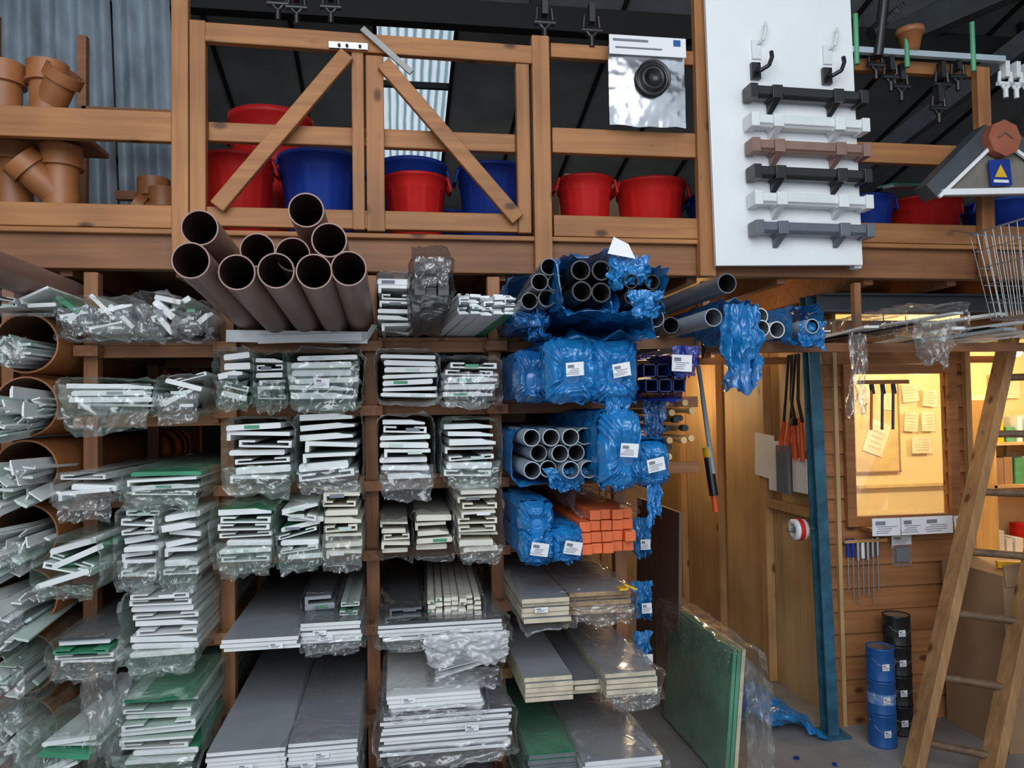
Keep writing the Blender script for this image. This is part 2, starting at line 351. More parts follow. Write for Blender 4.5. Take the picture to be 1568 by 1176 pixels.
def polyfor(w, t, st):
    if st == 0: return [(0, t * .15), (w * .02, 0), (w * .98, 0), (w, t * .2), (w, t * .8), (w * .98, t), (w * .04, t), (0, t * .7)]
    if st == 1: return [(0, -t * .35), (t * .5, -t * .35), (t * .5, t * .45), (w, t * .45), (w, t), (0, t)]
    if st == 2: return [(0, 0), (w, 0), (w, t), (w * .72, t), (w * .72, t * .72), (w * .94, t * .72), (w * .94, t * .28), (w * .05, t * .28), (w * .05, t * .72), (w * .3, t * .72), (w * .3, t), (0, t)]
    return [(0, 0), (w, 0), (w, t * .5), (w * .8, t * .75), (w * .7, t), (0, t)]
def sleeve(b, x0, x1, z0, z1, y0, y1, mat, amp=.012, sd=0., gap=.004, flare=.12, nv=30, sag=1.):
    cx, cz, w, h = (x0 + x1) / 2, (z0 + z1) / 2, (x1 - x0) / 2 + gap, (z1 - z0) / 2 + gap
    def fn(u, v):
        a = u * 2 * math.pi; c, s_ = math.cos(a), math.sin(a)
        vv = v ** 1.7; y = y0 + (y1 - y0) * vv
        ex = math.copysign(abs(c) ** .35, c); ez = math.copysign(abs(s_) ** .35, s_)
        d = amp * 1.25 * rg(ex * 2.4, y * 6 + ex, ez * 2.4, sd) + amp * .5
        fr = (1 - v / .12) if v < .12 else 0
        k = flare * fr * nz(ex * 1.7, 0, ez * 1.7, 1., sd + 5)
        low = sag * fr * .022 if s_ < 0 else 0
        x = cx + (w + d * .7) * ex * (1 + k); z = cz + (h + d) * ez * (1 + k * 1.3) - low * (.5 + nz(u * 7, 0, 0, 1, sd))
        if y > 2.93: z = max(z, z0 + .0005)
        if v < .02: y += .04 * nz(c * 2.6, s_ * 2.6, 0, 1., sd + 11)
        return (x, y, z)
    b.grid(fn, 76, nv, mat, closed=True)
def drape(b, x0, x1, ztop, zbot, y, mat, amp=.02, sd=0., taper=.12):
    """loose crumpled tongue of polythene hanging off a bundle front"""
    xc, hw = (x0 + x1) / 2, (x1 - x0) / 2
    def fn(u, v):
        edge = 1 + .26 * nz(u * 2, 0, 0, 1., sd) + .08 * nz(u * 7, 0, 0, 1, sd)
        s_ = (u - .5) * 2
        x = xc + hw * s_ * (1 - taper * v + .1 * v * nz(v * 3, 0, 0, 1, sd)); z = ztop - (ztop - zbot) * v * edge
        yy = y - .006 - amp * (.25 + 1.0 * rg(u * 3.6 + v, v * 2.2, 0, sd + 2) * (.4 + v)) + .02 * v
        return (x + .4 * amp * rg(u * 3, v * 3, 1, sd), yy, z + .35 * amp * rg(u * 5, v * 4, 3, sd))
    b.grid(fn, 44, 22, mat)
SD = [0]
def bundle(x0, x1, z0, z1, yf, n, split=1, L=1.5, pm=None, fm=film, amp=.013, droop=.04, messy=0.04, yaw=0., tilt=0., name='wrapped_trim_bundle', label=1, cover=.42, stl=None, jit=.05, gp=.16, top=None):
    SD[0] += 3.7; sd = SD[0]; pm = pm or white; b = MB(); w = (x1 - x0) / split; t = (z1 - z0) / n
    for i in range(split):
        for j in range(n):
            ww = w * rr(.80, .97); tt = t * rr(.55, .82); st = R.choice([0, 0, 1, 2, 3]) if stl is None else stl
            P = polyfor(ww, tt, st); ang = rr(-1, 1) * messy; ca, sa = math.cos(ang), math.sin(ang)
            P = [((a - ww / 2) * ca - (c - tt / 2) * sa, (a - ww / 2) * sa + (c - tt / 2) * ca) for a, c in P]
            sh = rr(-.5, .5) * (w - ww); X = x0 + (i + .5) * w + sh; Z = z0 + (j + .5) * t + (.002 if st != 1 else .003)
            y = yf + rr(0, jit); q = R.random()
            m_ = greenp if q < gp * .45 else (offw if q < gp * 1.6 else pm)
            if pm is not white: m_ = pm
            b.prism(P, (X + rr(-1, 1) * messy * .05, y, Z + rr(0, 1) * messy * .04), (X, yf + L, Z), m_, endmat=pm if q > gp * .15 else m_)
            if label and R.random() < .25:
                b.box((X + rr(-.2, .2) * ww, y - .0012, Z), (min(.05, ww * .4), .001, tt * .6), R.choice([paper, ink, offw, greenp]))
    if top: b.box(((x0 + x1) / 2, yf + .4, z1 + .001), ((x1 - x0) * .9, .76, .002), top)
    if fm:
        sleeve(b, x0, x1, z0 + .004, z1 + .004, yf - .015, yf + L * .8, fm, amp, sd)
        if cover > 0: drape(b, x0 - .003, x1 + .003, z0 + (z1 - z0) * cover, z0 - droop, yf - .012, fm, .03, sd)
    if label > 1: b.label(((x0 + x1) / 2 + rr(-.02, .02), yf - .045, z0 + (z1 - z0) * rr(.3, .6)), .05, .034, Matrix.Rotation(rr(-.3, .3), 3, 'Y'))
    b.shear(yaw, tilt); return b.build(name)

Z2 = 1.637
bundle(-.60, -.50, Z2, 1.80, 2.70, 5, amp=.018, fm=filmg, messy=.3); bundle(-.485, -.385, Z2, 1.79, 2.74, 6, fm=filmg, amp=.016); bundle(-.37, -.125, Z2, 1.80, 2.72, 6, fm=filmg, amp=.022, cover=.8, label=2)
bundle(-.055, .155, Z2, 1.80, 2.72, 7, cover=.0, stl=0, fm=film2, gp=.05); bundle(.165, .37, Z2, 1.765, 2.70, 5, amp=.022, droop=.03, cover=.7)
bundle(-.58, -.36, 1.347, 1.56, 2.72, 7, fm=filmg, amp=.016, cover=.3); bundle(-.34, -.13, 1.347, 1.59, 2.74, 7, cover=.2, amp=.022, messy=.1)
bundle(-.055, .13, 1.347, 1.565, 2.70, 8, cover=.25, droop=.06, fm=film); bundle(.175, .37, 1.347, 1.545, 2.72, 7, cover=.3, fm=filmg, amp=.018)
bundle(-.60, -.42, 1.082, 1.27, 2.68, 7, cover=.4, amp=.017, fm=filmg); bundle(-.41, -.27, 1.082, 1.27, 2.68, 8, messy=.25, cover=.3, fm=filmg, amp=.02, yaw=.03); bundle(-.255, -.12, 1.082, 1.31, 2.70, 8, pm=cream, cover=.4)
bundle(-.055, .05, 1.082, 1.20, 2.70, 5, pm=cream, cover=0, fm=blackfilm); bundle(.065, .20, 1.082, 1.22, 2.72, 5, pm=cream, cover=0, fm=blackfilm); bundle(.215, .365, 1.082, 1.31, 2.66, 9, pm=cream, cover=.15, droop=.03, amp=.016)
for (xa, xb, yf_) in ((-1.10, -1.0, 2.72), (-.985, -.86, 2.66), (-.84, -.75, 2.66), (-.73, -.66, 2.74)): bundle(xa, xb, 1.872, 1.95 + rr(0, .03), yf_, 4, messy=.9, amp=.025, cover=.8, fm=film2, droop=.01)
bundle(-1.08, -.80, 1.612, 1.70, 2.66, 4, amp=.016, cover=.95, droop=.07, fm=filmg); bundle(-.79, -.66, 1.612, 1.70, 2.70, 4, messy=.9, amp=.025, cover=.6)
bundle(-1.09, -.92, 1.312, 1.39, 2.66, 3, messy=.3, cover=.5, droop=.07); bundle(-.90, -.66, 1.312, 1.40, 2.70, 4, cover=.5, fm=filmg, gp=.4)
bundle(-1.10, -.93, 1.047, 1.18, 2.60, 5, messy=.4, cover=.1, fm=filmg, amp=.016, gp=.5, yaw=-.05); bundle(-.91, -.79, 1.047, 1.27, 2.68, 8, messy=.15, cover=.3); bundle(-.78, -.66, 1.047, 1.26, 2.68, 7, messy=.18, cover=.3, fm=filmg)
bundle(-1.09, -.90, .782, .87, 2.62, 4, cover=.5, fm=film, top=greyd); bundle(-.88, -.66, .782, 1.0, 2.66, 9, cover=.25, fm=filmg, amp=.02)
bundle(-1.08, -.90, .472, .60, 2.52, 5, messy=.5, cover=.1, fm=filmg, yaw=-.10, gp=.5, amp=.03); bundle(-.88, -.64, .472, .68, 2.56, 9, cover=.3, fm=filmg, top=greenp, gp=.3, amp=.025)
bundle(-1.10, -.92, .122, .30, 2.45, 6, messy=.4, cover=.3, fm=filmg, yaw=-.12, gp=.5, amp=.03)
b = MB(); drape(b, -.99, -.84, .78, .52, 2.58, film2, .07, 61., .3); drape(b, -1.18, -1.02, .62, .30, 2.60, filmg, .08, 64., .2); b.build('loose_clear_polythene')
bundle(-.06, .065, 1.887, 2.075, 2.72, 7, cover=.0, fm=film2, amp=.008, gp=.0)
bundle(.16, .37, 1.887, 1.965, 2.60, 5, split=5, cover=0, messy=.05, yaw=.16, tilt=.10, fm=None, gp=.1)
bundle(-1.34, -1.12, 1.957, 2.0, 2.72, 2, split=2, messy=.5, fm=film2, cover=.0)

def stack(x0, x1, z0, n, t, yf, yb, top, edge=white, yaw=0., tilt=0., fm=None, name='board_stack', jx=.01, lab=0, jy=.025, droop=.03, cov=.45, amp=.015):
    SD[0] += 3.1; sd = SD[0]; b = MB()
    for j in range(n):
        a = rr(-jx, jx); y = yf + rr(0, jy)
        b.b2(x0 + a, x1 + a, y, yb, z0 + j * t, z0 + j * t + t * .86, edge, top=top)
    z1 = z0 + n * t
    for k in range(lab):
        X = rr(x0 + .05, x1 - .05); b.label((X, yf - .003, rr(z0 + .012, z1 - .012)), .045, .018)
    if fm:
        sleeve(b, x0 - .006, x1 + .006, z0 + .004, z1 + .004, yf - .02, min(yb, 4.3), fm, amp, sd)
        if cov: drape(b, x0, x1, z0 + (z1 - z0) * cov, z0 - droop, yf - .015, fm, .035, sd)
    b.shear(yaw, tilt); return b.build(name)
stack(-.58, -.34, .802, 3, .014, 2.56, 4.4, greyf, yaw=.04, tilt=.05, lab=1); stack(-.32, -.12, .802, 5, .014, 2.64, 4.4, greyd, fm=film2, lab=2, tilt=.02)
bundle(-.33, -.22, .874, .93, 2.80, 2, fm=blackfilm, pm=greyf, cover=.0); bundle(-.20, -.13, .874, .92, 2.70, 2, fm=film2, cover=.0)
stack(-.585, -.35, .432, 9, .013, 2.45, 4.4, greyf, lab=2, jx=.003); stack(-.345, -.13, .432, 9, .013, 2.48, 4.4, greyf, fm=film2, lab=3, jx=.003, cov=.2)
stack(-.055, .37, .802, 4, .013, 2.60, 4.4, greyd, fm=film2, lab=2, tilt=.03, cov=.8)
bundle(-.05, .09, .862, .90, 2.66, 2, fm=blackfilm, gp=.3, cover=0, pm=greyd)
bundle(.12, .31, .86, .93, 2.66, 4, split=7, fm=film2, pm=cream, cover=0, L=1.3, stl=0, yaw=-.04)
b = MB(); drape(b, .08, .36, .86, .76, 2.50, filmmat('white_polythene', (.85, .87, .88), .6, .85, gl=.3), .05, 44., .1); b.build('white_polythene_sheet')
stack(-.055, .37, .462, 10, .013, 2.52, 4.4, greyd, fm=film2, lab=1, amp=.02); stack(-.03, .28, .60, 4, .014, 2.54, 4.2, white, fm=film2, lab=1, amp=.02)
bundle(.12, .34, .68, .72, 2.60, 2, messy=.3, fm=film2, cover=.9, amp=.03)
woodedge = pbr('board_edge_cream', (.66, .57, .42), .6, var=.12, scale=20)
plye = pbr('ply_edge', (.42, .27, .15), .6, var=.2, scale=30)
stack(.425, .59, .862, 5, .017, 2.55, 4.4, greyf, edge=woodedge, fm=film2, lab=1, jx=.004, cov=0); stack(.60, .825, .862, 5, .017, 2.60, 4.4, greyf, edge=plye, fm=film2, jx=.004, cov=.5)
b = MB(); b.box((.78, 2.56, .962), (.03, .04, .006), yel); b.box((.81, 2.57, .965), (.05, .03, .006), yel, Matrix.Rotation(.4, 3, 'Y')); b.build('yellow_tape_scrap')
stack(.425, .59, .602, 5, .017, 2.52, 4.4, greyf, edge=woodedge, lab=0, jx=.004); stack(.60, .69, .602, 3, .017, 2.56, 4.4, greyd, edge=woodedge, lab=0, jx=.004); stack(.70, .88, .602, 5, .017, 2.50, 4.4, greyf, edge=woodedge, fm=film2, jx=.004, cov=.5)
stack(.435, .60, .347, 4, .017, 2.55, 4.4, greenp, edge=greyd, fm=filmg, cov=0); stack(.61, .88, .347, 4, .017, 2.48, 4.4, greyf, edge=white, fm=film2, lab=1)
stack(.43, .86, .062, 10, .018, 2.50, 4.3, greenp, edge=white, fm=filmg, lab=1)
stack(-.04, .36, .102, 4, .02, 2.6, 4.4, greyd, edge=white, lab=1); stack(-.60, -.13, .102, 8, .02, 2.6, 4.4, greyd, lab=1); stack(-.88, -.66, .122, 6, .02, 2.6, 4.4, dkbox, edge=dkbox)
b = MB()
for k in range(4): b.b2(-.02, .12, 2.5, 3.4, .184 + k * .024, .205 + k * .024, dkbox)
for k in range(5): b.label((.0 + k * .025, 2.495, .25), .014, .02)
b.build('charcoal_tile_stack')
stack(.19, .34, .184, 3, .012, 2.42, 4.0, greyf, edge=white, tilt=.05, fm=film2, cov=0)

def pipes(L, yf, yb, r, ri, mat, inner, name, yaw=0, tilt=0, seg=28, jit=.05):
    b = MB()
    for x, z in L:
        y = yf + rr(0, jit); b.tube((x, y, z), (x, yb, z), r, ri, mat, inner, seg)
    b.shear(yaw, tilt); return b.build(name)
zz = 1.887 + .054; pr, pi_ = .0515, .0475
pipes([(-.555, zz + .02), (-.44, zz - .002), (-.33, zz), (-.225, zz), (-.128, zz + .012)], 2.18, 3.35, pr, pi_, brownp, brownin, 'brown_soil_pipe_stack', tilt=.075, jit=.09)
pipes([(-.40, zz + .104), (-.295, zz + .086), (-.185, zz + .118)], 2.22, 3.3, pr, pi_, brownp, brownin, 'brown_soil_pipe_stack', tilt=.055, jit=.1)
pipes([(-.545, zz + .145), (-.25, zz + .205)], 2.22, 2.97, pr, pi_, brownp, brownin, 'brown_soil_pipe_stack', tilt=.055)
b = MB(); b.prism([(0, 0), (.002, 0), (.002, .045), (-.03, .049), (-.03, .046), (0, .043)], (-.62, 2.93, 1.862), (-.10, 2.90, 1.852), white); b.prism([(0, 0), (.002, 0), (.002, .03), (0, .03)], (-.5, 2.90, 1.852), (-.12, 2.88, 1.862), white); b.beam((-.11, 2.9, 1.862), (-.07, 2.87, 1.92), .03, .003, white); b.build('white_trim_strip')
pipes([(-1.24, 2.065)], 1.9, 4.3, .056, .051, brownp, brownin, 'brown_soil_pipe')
b = MB()
for i in range(3):
    for j in range(3):
        x = .08 + i * .036; z = 1.91 + j * .036; y = 2.28 + rr(0, .06)
        b.prism([(-.016, -.016), (.016, -.016), (.016, .016), (-.016, .016)], (x, y, z), (x, 3.9, z), greyd, endmat=black)
sleeve(b, .062, .170, 1.893, 2.005, 2.24, 3.6, blackfilm, .018, 4.4); drape(b, .062, .17, 2.0, 1.92, 2.27, blackfilm, .03, 14.4)
b.shear(0, .075); b.build('wrapped_square_downpipe_bundle')

for k, z in enumerate((1.85, 1.63, 1.41, 1.19, .97, .75, .53, .31, .105)):
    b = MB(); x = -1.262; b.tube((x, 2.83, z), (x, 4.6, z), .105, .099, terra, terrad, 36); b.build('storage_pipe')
    b = MB(); mess = k in (1, 2, 3, 4); n = 38 if mess else 22
    for i in range(n):
        a = rr(0, 6.28); q = .075 * math.sqrt(rr(0, 1)); w, t = rr(.02, .05), rr(.004, .011); an = rr(0, 3.14)
        P = [(c_ * math.cos(an) - d_ * math.sin(an), c_ * math.sin(an) + d_ * math.cos(an)) for c_, d_ in [(p_[0] - w / 2, p_[1] - t / 2) for p_ in polyfor(w, t, R.choice([0, 1, 3]))]]
        xx, z2 = x + q * math.cos(a) * .8, z - .02 + q * math.sin(a) * .6
        ex = 1.0 if mess else .4
        b.prism(P, (xx + rr(-.07, .07) * ex, 2.76 - rr(0, .2) * ex, z2 + rr(-.07, .05) * ex), (xx, 3.4, z2), R.choice([white, white, white, offw]))
    if k >= 5: sleeve(b, x - .09, x + .08, z - .08, z + .07, 2.6, 3.2, filmg, .03, k * 2.2); drape(b, x - .1, x + .1, z + .05, z - .12, 2.62, film2, .05, k)
    elif k in (0, 3, 4): drape(b, x - .06, x + .08, z + .0, z - .09, 2.66, film2, .05, k)
    b.build('trim_offcut_bundle')
b = MB()
for x in (-1.40, -1.62): b.b2(x - .02, x + .02, 3.0, 3.05, 0, 2.13, RK['z'])
b.build('rack_end_post')
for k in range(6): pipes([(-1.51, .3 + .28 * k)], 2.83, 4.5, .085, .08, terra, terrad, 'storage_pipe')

# ------------------------------------------------------------------ column D pipes and blue bags
def hexpack(cx, cz, rows, cols, r): return [(cx + (i - (cols - 1) / 2) * 2.03 * r + (j % 2) * r, cz + j * r * 1.76) for j in range(rows) for i in range(cols - (j % 2))]
def bag(x0, x1, z0, z1, yf, yb, fm=bluefilm, amp=.03, lab=True, name='blue_wrapped_pipe_bundle', pm=navy, tilt=0, yaw=0, dro=.1, open_=False, r=.02):
    SD[0] += 2.9; sd = SD[0]; b = MB()
    nx = max(1, int((x1 - x0) / (2.05 * r))); nzv = max(1, int((z1 - z0) / (2.05 * r)))
    for i in range(nx):
        for j in range(nzv): b.tube((x0 + (i + .5) * (x1 - x0) / nx, yf + rr(0, .03), z0 + (j + .5) * (z1 - z0) / nzv), (x0 + (i + .5) * (x1 - x0) / nx, yb, z0 + (j + .5) * (z1 - z0) / nzv), r, r * .85, pm, blackm, 16)
    ys = yf - .03 + (.07 if open_ else 0)
    sleeve(b, x0, x1, z0 + .01, z1, ys, yb - .05, fm, amp * .8, sd, .006, flare=.3 if open_ else 0, nv=60)
    if not open_:
        cx, cz, w, h = (x0 + x1) / 2, (z0 + z1) / 2, (x1 - x0) / 2 + .010, (z1 - z0) / 2 + .012
        def fn(u, v):   # puckered end of the bag, gathered folds radiating from the tie point
            a = u * 2 * math.pi; c, s_ = math.cos(a), math.sin(a)
            ex = math.copysign(abs(c) ** (.35 + .5 * v), c); ez = math.copysign(abs(s_) ** (.35 + .5 * v), s_)
            q = 1 - v; fold = .5 + rg(c * 4.2, s_ * 4.2, v * 1.2, sd) + .35 * rg(c * 2, s_ * 2 + v * 3, v * 4, sd + 4)
            off = .015 * (nz(sd, 0, 0)) 
            return (cx + off * v * 4 + w * ex * q * (1 + .16 * fold), ys + .012 - .045 * math.sin(v * 1.57) ** .7 - .038 * fold * math.sin(min(1, v * 1.25 + .1) * math.pi), cz + h * ez * q * (1 + .14 * fold) - .02 * v)
        b.grid(fn, 110, 26, fm, closed=True)
    if dro: drape(b, x0 + .015, x1 - .01, z0 + .04, z0 - dro, ys - .012, fm, .045, sd + 1, .35)
    if lab: b.label(((x0 + x1) / 2 + rr(-.012, .012), ys - .085, (z0 + z1) / 2), .06, .045, Matrix.Rotation(rr(-.25, .25), 3, 'Y') @ Matrix.Rotation(.15, 3, 'X'))
    b.shear(yaw, tilt); return b.build(name)
pipes([(.45, 1.93), (.505, 1.935), (.478, 1.985), (.535, 1.985), (.51, 2.035)], 2.42, 4.0, .029, .0255, greypipe, blackm, 'grey_waste_pipe_stack', tilt=.05)
b = MB(); sleeve(b, .425, .545, 1.905, 2.05, 2.70, 3.8, bluefilmd, .02, 71.); b.shear(0, .05); b.build('blue_polythene_wrap')
bag(.545, .68, 1.91, 2.045, 2.26, 3.7, bluefilmd, .03, False, pm=black, open_=True, tilt=.02, r=.032, dro=.0)
bag(.70, .845, 1.90, 2.0, 2.24, 3.7, bluefilm, .03, False, pm=black, open_=True, tilt=.02, r=.024, dro=.04)
b = MB(); sleeve(b, .54, .86, 1.895, 2.05, 2.50, 3.4, bluefilm, .06, 33., nv=60); drape(b, .66, .80, 2.07, 1.97, 2.3, bluefilm, .06, 3.9, .0); b.build('blue_polythene_wrap')
b = MB(); b.add([(.66, 2.25, 2.075), (.75, 2.25, 2.06), (.735, 2.27, 2.11), (.69, 2.28, 2.135)], [(0, 1, 2, 3)], paper); b.beam((.70, 2.27, 2.07), (.70, 2.5, 2.05), .01, .005, paper); b.build('paper_tag')
bag(.43, .515, Z2, 1.78, 2.62, 3.9, bluefilmd, .02, False, pm=greypipe, dro=0); bag(.52, .665, Z2, 1.81, 2.52, 3.9, bluefilm, .03, True, dro=.0); bag(.67, .80, Z2, 1.80, 2.50, 3.9, bluefilm, .03, True, dro=.07)
bag(.43, .52, 1.887, 1.92, 2.58, 3.9, bluefilmd, .02, False, pm=greypipe, dro=.05, r=.014)
pipes(hexpack(.565, 1.382, 3, 4, .032), 2.52, 4.0, .0305, .027, lgrey, greyd, 'pale_conduit_stack', jit=.1)
b = MB(); sleeve(b, .435, .70, 1.352, 1.50, 2.68, 3.8, bluefilm, .014, 8.8, .012, nv=50); drape(b, .50, .68, 1.38, 1.30, 2.62, bluefilm, .05, 3., .5); b.build('blue_polythene_wrap')
bag(.69, .80, 1.35, 1.56, 2.48, 3.9, bluefilm, .03, True, dro=.04)
bag(.81, .90, 1.347, 1.46, 2.50, 3.6, bluefilm, .03, True, dro=.14)
bag(.435, .525, 1.172, 1.255, 2.62, 3.9, bluefilm, .02, False, dro=0, r=.018); bag(.435, .525, 1.083, 1.165, 2.60, 3.9, bluefilm, .02, True, dro=.0, r=.018); bag(.54, .625, 1.083, 1.165, 2.60, 3.9, bluefilm, .02, True, dro=.02, r=.018)
b = MB()
for i in range(5):
    for j in range(4 - (1 if i == 0 else 0)):
        x = .653 + i * .041; z = 1.102 + j * .038; y = 2.55 + rr(0, .06)
        b.box((x, (y + 4) / 2, z), (.0385, 4 - y, .035), orange)
b.build('orange_square_downpipe_stack', .002)
b = MB(); sleeve(b, .65, .85, 1.250, 1.275, 2.62, 3.8, film, .03, 1.8); b.build('clear_polythene_wrap')
b = MB()
for i in range(3):
    for j in range(2):
        x = .925 + i * .052; z = 1.672 + j * .056; q = .024
        for a, c, w, h in ((-q, -q, 2 * q, .004), (-q, q - .004, 2 * q, .004), (-q, -q, .004, 2 * q), (q - .004, -q, .004, 2 * q)):
            b.b2(x + a, x + a + w, 2.62 + j * .02, 4.0 if i else 2.98, z + c, z + c + h, navy)
sleeve(b, .90, 1.06, 1.645, 1.765, 2.68, 2.98, navyfilm, .02, 6.6); drape(b, .99, 1.09, 1.81, 1.70, 2.60, navyfilm, .04, 16.)
b.label((1.02, 2.565, 1.75), .075, .06, Matrix.Rotation(.05, 3, 'Y')); b.build('navy_square_downpipe_bundle')
pipes([(1.215, 2.045)], 2.55, 4.0, .037, .033, greypipe, blackm, 'grey_downpipe'); pipes([(1.18, 1.925), (.955, 1.922)], 2.6, 4.0, .034, .031, lgrey, greyd, 'grey_downpipe_row', jit=.05)
pipes([(1.03, 1.925), (1.105, 1.922), (.99, 1.985), (1.07, 1.985)], 2.85, 4.0, .034, .031, greypipe, blackm, 'grey_downpipe_row', jit=.3)
b = MB()
for i in range(22):
    x = 1.0 + rr(0, .20); z = [1.57, 1.54, 1.60, 1.50, 1.46, 1.43, 1.40, 1.38][i % 8] + rr(0, .01); y = 2.78 + rr(0, .3); m_ = brass if i % 8 < 5 else black
    b.rod((x, y, z), (x - .02, 4.4, z), .010, m_, seg=12); b.rod((x, y - .01, z), (x, y + .03, z), .013, black if i % 2 else brass, seg=12)
b.build('copper_rod_bundle')
b = MB(); drape(b, .93, 1.03, 1.62, 1.47, 2.80, bluefilmd, .06, 51., .2); b.build('blue_polythene_scrap')
for z in (1.05, .80, .60): 
    b = MB(); drape(b, .93, 1.01, z + .09, z - .06, 2.95, bluefilm, .06, z * 9); b.label((.975, 2.875, z), .04, .04); b.build('blue_polythene_scrap')
b = MB(); b.box((1.40, 3.95, .53), (.018, .66, 1.06), mdf, Matrix.Rotation(.03, 3, 'Y')); b.build('brown_board_panel', .002)
b = MB(); RT = Matrix.Rotation(.10, 3, 'Y')
for k in range(3): b.box((1.38 + k * .02, 3.38, .285), (.016, .72, .56), greenpale if k < 2 else woodedge, RT)
for k in range(26):
    c = V((1.38, 3.38, .285)) + RT @ V((-.0095, rr(-.33, .33), rr(-.26, .26))); b.rod(c, c + V((-.001, 0, 0)), .009, ink, seg=10)
sleeve(b, 1.35, 1.46, .04, .56, 2.90, 3.75, film2, .03, 9.1, .02, nv=40)
def fw(u, v): return (1.43 + u * .11 + .02 * rg(u * 2, v * 4, 0, 2), 2.98 - .02 * u + .05 * rg(u * 3, v * 3, 1, 5), .02 + v * (.53 - .12 * u))
b.grid(fw, 24, 34, film2); b.build('green_faced_board_sheets')

# ------------------------------------------------------------------ pipes under mezzanine, right
pipes([(1.40, 1.90), (1.47, 1.905), (1.54, 1.90), (1.44, 1.965), (1.51, 1.965)], 2.75, 4.0, .034, .03, white, greyd, 'white_pipe_bundle', jit=.2)
b = MB(); sleeve(b, 1.27, 1.37, 1.865, 1.98, 2.75, 3.8, bluefilm, .03, 12.); drape(b, 1.23, 1.39, 1.97, 1.66, 2.74, bluefilm, .10, 8., .1); drape(b, 1.30, 1.43, 1.9, 1.72, 2.86, bluefilmd, .08, 18.); b.build('blue_polythene_bag')
b = MB(); sleeve(b, 1.62, 1.72, 1.865, 1.97, 2.85, 3.8, bluefilm, .03, 13.); drape(b, 1.62, 1.74, 1.93, 1.82, 2.84, bluefilm, .05, 8.5); b.tube((1.67, 2.8, 1.91), (1.67, 4.0, 1.91), .03, .026, lgrey, blackm); b.build('blue_polythene_bag')
b = MB()
for y in (3.0, 3.9): b.b2(1.30, 3.6, y, y + .04, 1.82, 1.858, RK['x'])
for x in (1.31, 2.02, 3.4): b.b2(x, x + .03, 3.04, 3.07, 1.80, 2.13, RK['z'])
b.build('overhead_pipe_rack')
b = MB()
for i in range(18):
    x = 1.82 + i * .08 + rr(-.02, .02); z = 1.867 + rr(0, .07); w = rr(.04, .07)
    b.beam((x + rr(-.12, .25), 2.58 + rr(0, .35), z + .02), (x, 3.45, z), w, rr(.005, .014), R.choice([white, white, white, white, lgrey, black]))
b.build('white_strip_bundle')
b = MB(); sleeve(b, 2.02, 2.25, 1.90, 1.96, 2.66, 3.3, film2, .03, 14.); drape(b, 1.98, 2.18, 1.92, 1.74, 2.66, filmmat('grey_haze_film', (.42, .40, .38), .35, .7), .07, 22., .5); drape(b, 1.86, 1.95, 1.88, 1.55, 2.9, film2, .07, 24., .3); b.build('clear_polythene_bag')
b = MB(); b.b2(2.0, 5.0, 3.26, 3.36, 2.11, 2.12, steelb); b.b2(2.0, 5.0, 3.26, 3.36, 2.03, 2.04, steelb); b.b2(2.0, 5.0, 3.30, 3.315, 2.04, 2.11, steelb); b.build('steel_i_beam')
b = MB()
for (xa, xb, ya, yb) in ((2.03, 2.085, 3.36, 3.37), (2.03, 2.085, 3.42, 3.43), (2.053, 2.061, 3.37, 3.42)): b.b2(xa, xb, ya, yb, 0, 2.12, bluepaint)
for p in b.v: p.x -= .025 * p.z
b.b2(1.99, 2.13, 3.33, 3.46, 0, .012, bluepaint); b.build('blue_steel_post')

# ------------------------------------------------------------------ office
b = MB(); b.b2(2.17, 2.19, 3.46, 7.5, 0, 2.11, PLY); b.build('wall_corridor')
b = MB()
for y in (3.50, 4.1, 4.75, 5.4, 6.1): b.b2(2.12, 2.168, y, y + .07, 0, 2.10, STUD)
b.b2(2.125, 2.168, 3.58, 4.09, 1.0, 1.05, STUD); b.b2(2.125, 2.168, 3.5, 6.2, 2.04, 2.1, STUD); b.build('corridor_wall_studs', .002)
b = MB(); b.b2(1.2, 2.17, 6.2, 6.25, 0, 2.11, PLY)
for x in (1.3, 1.7): b.b2(x, x + .06, 6.15, 6.198, 0, 2.1, STUD)
b.build('wall_corridor_end')
b = MB(); FY = 3.48
wx0, wx1, wz0, wz1 = 2.27, 2.80, 1.03, 1.74; dx0, dx1 = 2.93, 3.75
z = 0.
while z < 2.0:
    z1 = min(z + .112, 2.06)
    def bdd(xa, xb): b.add([(xa, FY - .004, z), (xb, FY - .004, z), (xb, FY + .012, z1), (xa, FY + .012, z1), (xa, FY + .03, z), (xb, FY + .03, z), (xb, FY + .03, z1), (xa, FY + .03, z1)], [(0, 1, 2, 3), (4, 7, 6, 5), (0, 4, 5, 1), (2, 6, 7, 3), (1, 5, 6, 2), (0, 3, 7, 4)], CLAD)
    if z1 > wz0 and z < wz1: bdd(2.12, wx0); bdd(wx1, dx0)
    else: bdd(2.12, dx0)
    bdd(dx1, 5.5); z = z1
b.b2(dx0, dx1, FY, FY + .03, 1.95, 2.06, CLAD); b.build('wall_office_front')
b = MB()
for (xa, xb, za, zb) in ((wx0 - .05, wx0, wz0 - .05, wz1 + .05), (wx1, wx1 + .05, wz0 - .05, wz1 + .05), (wx0, wx1, wz0 - .05, wz0), (wx0, wx1, wz1, wz1 + .05)): b.b2(xa, xb, FY - .03, FY - .006, za, zb, CLAD)
b.b2(wx0, wx1, FY + .01, FY + .014, wz0, wz1, glass); b.b2(2.28, 2.84, FY - .12, FY - .03, wz0 - .06, wz0 - .045, CLAD); b.build('window_1')
b = MB()
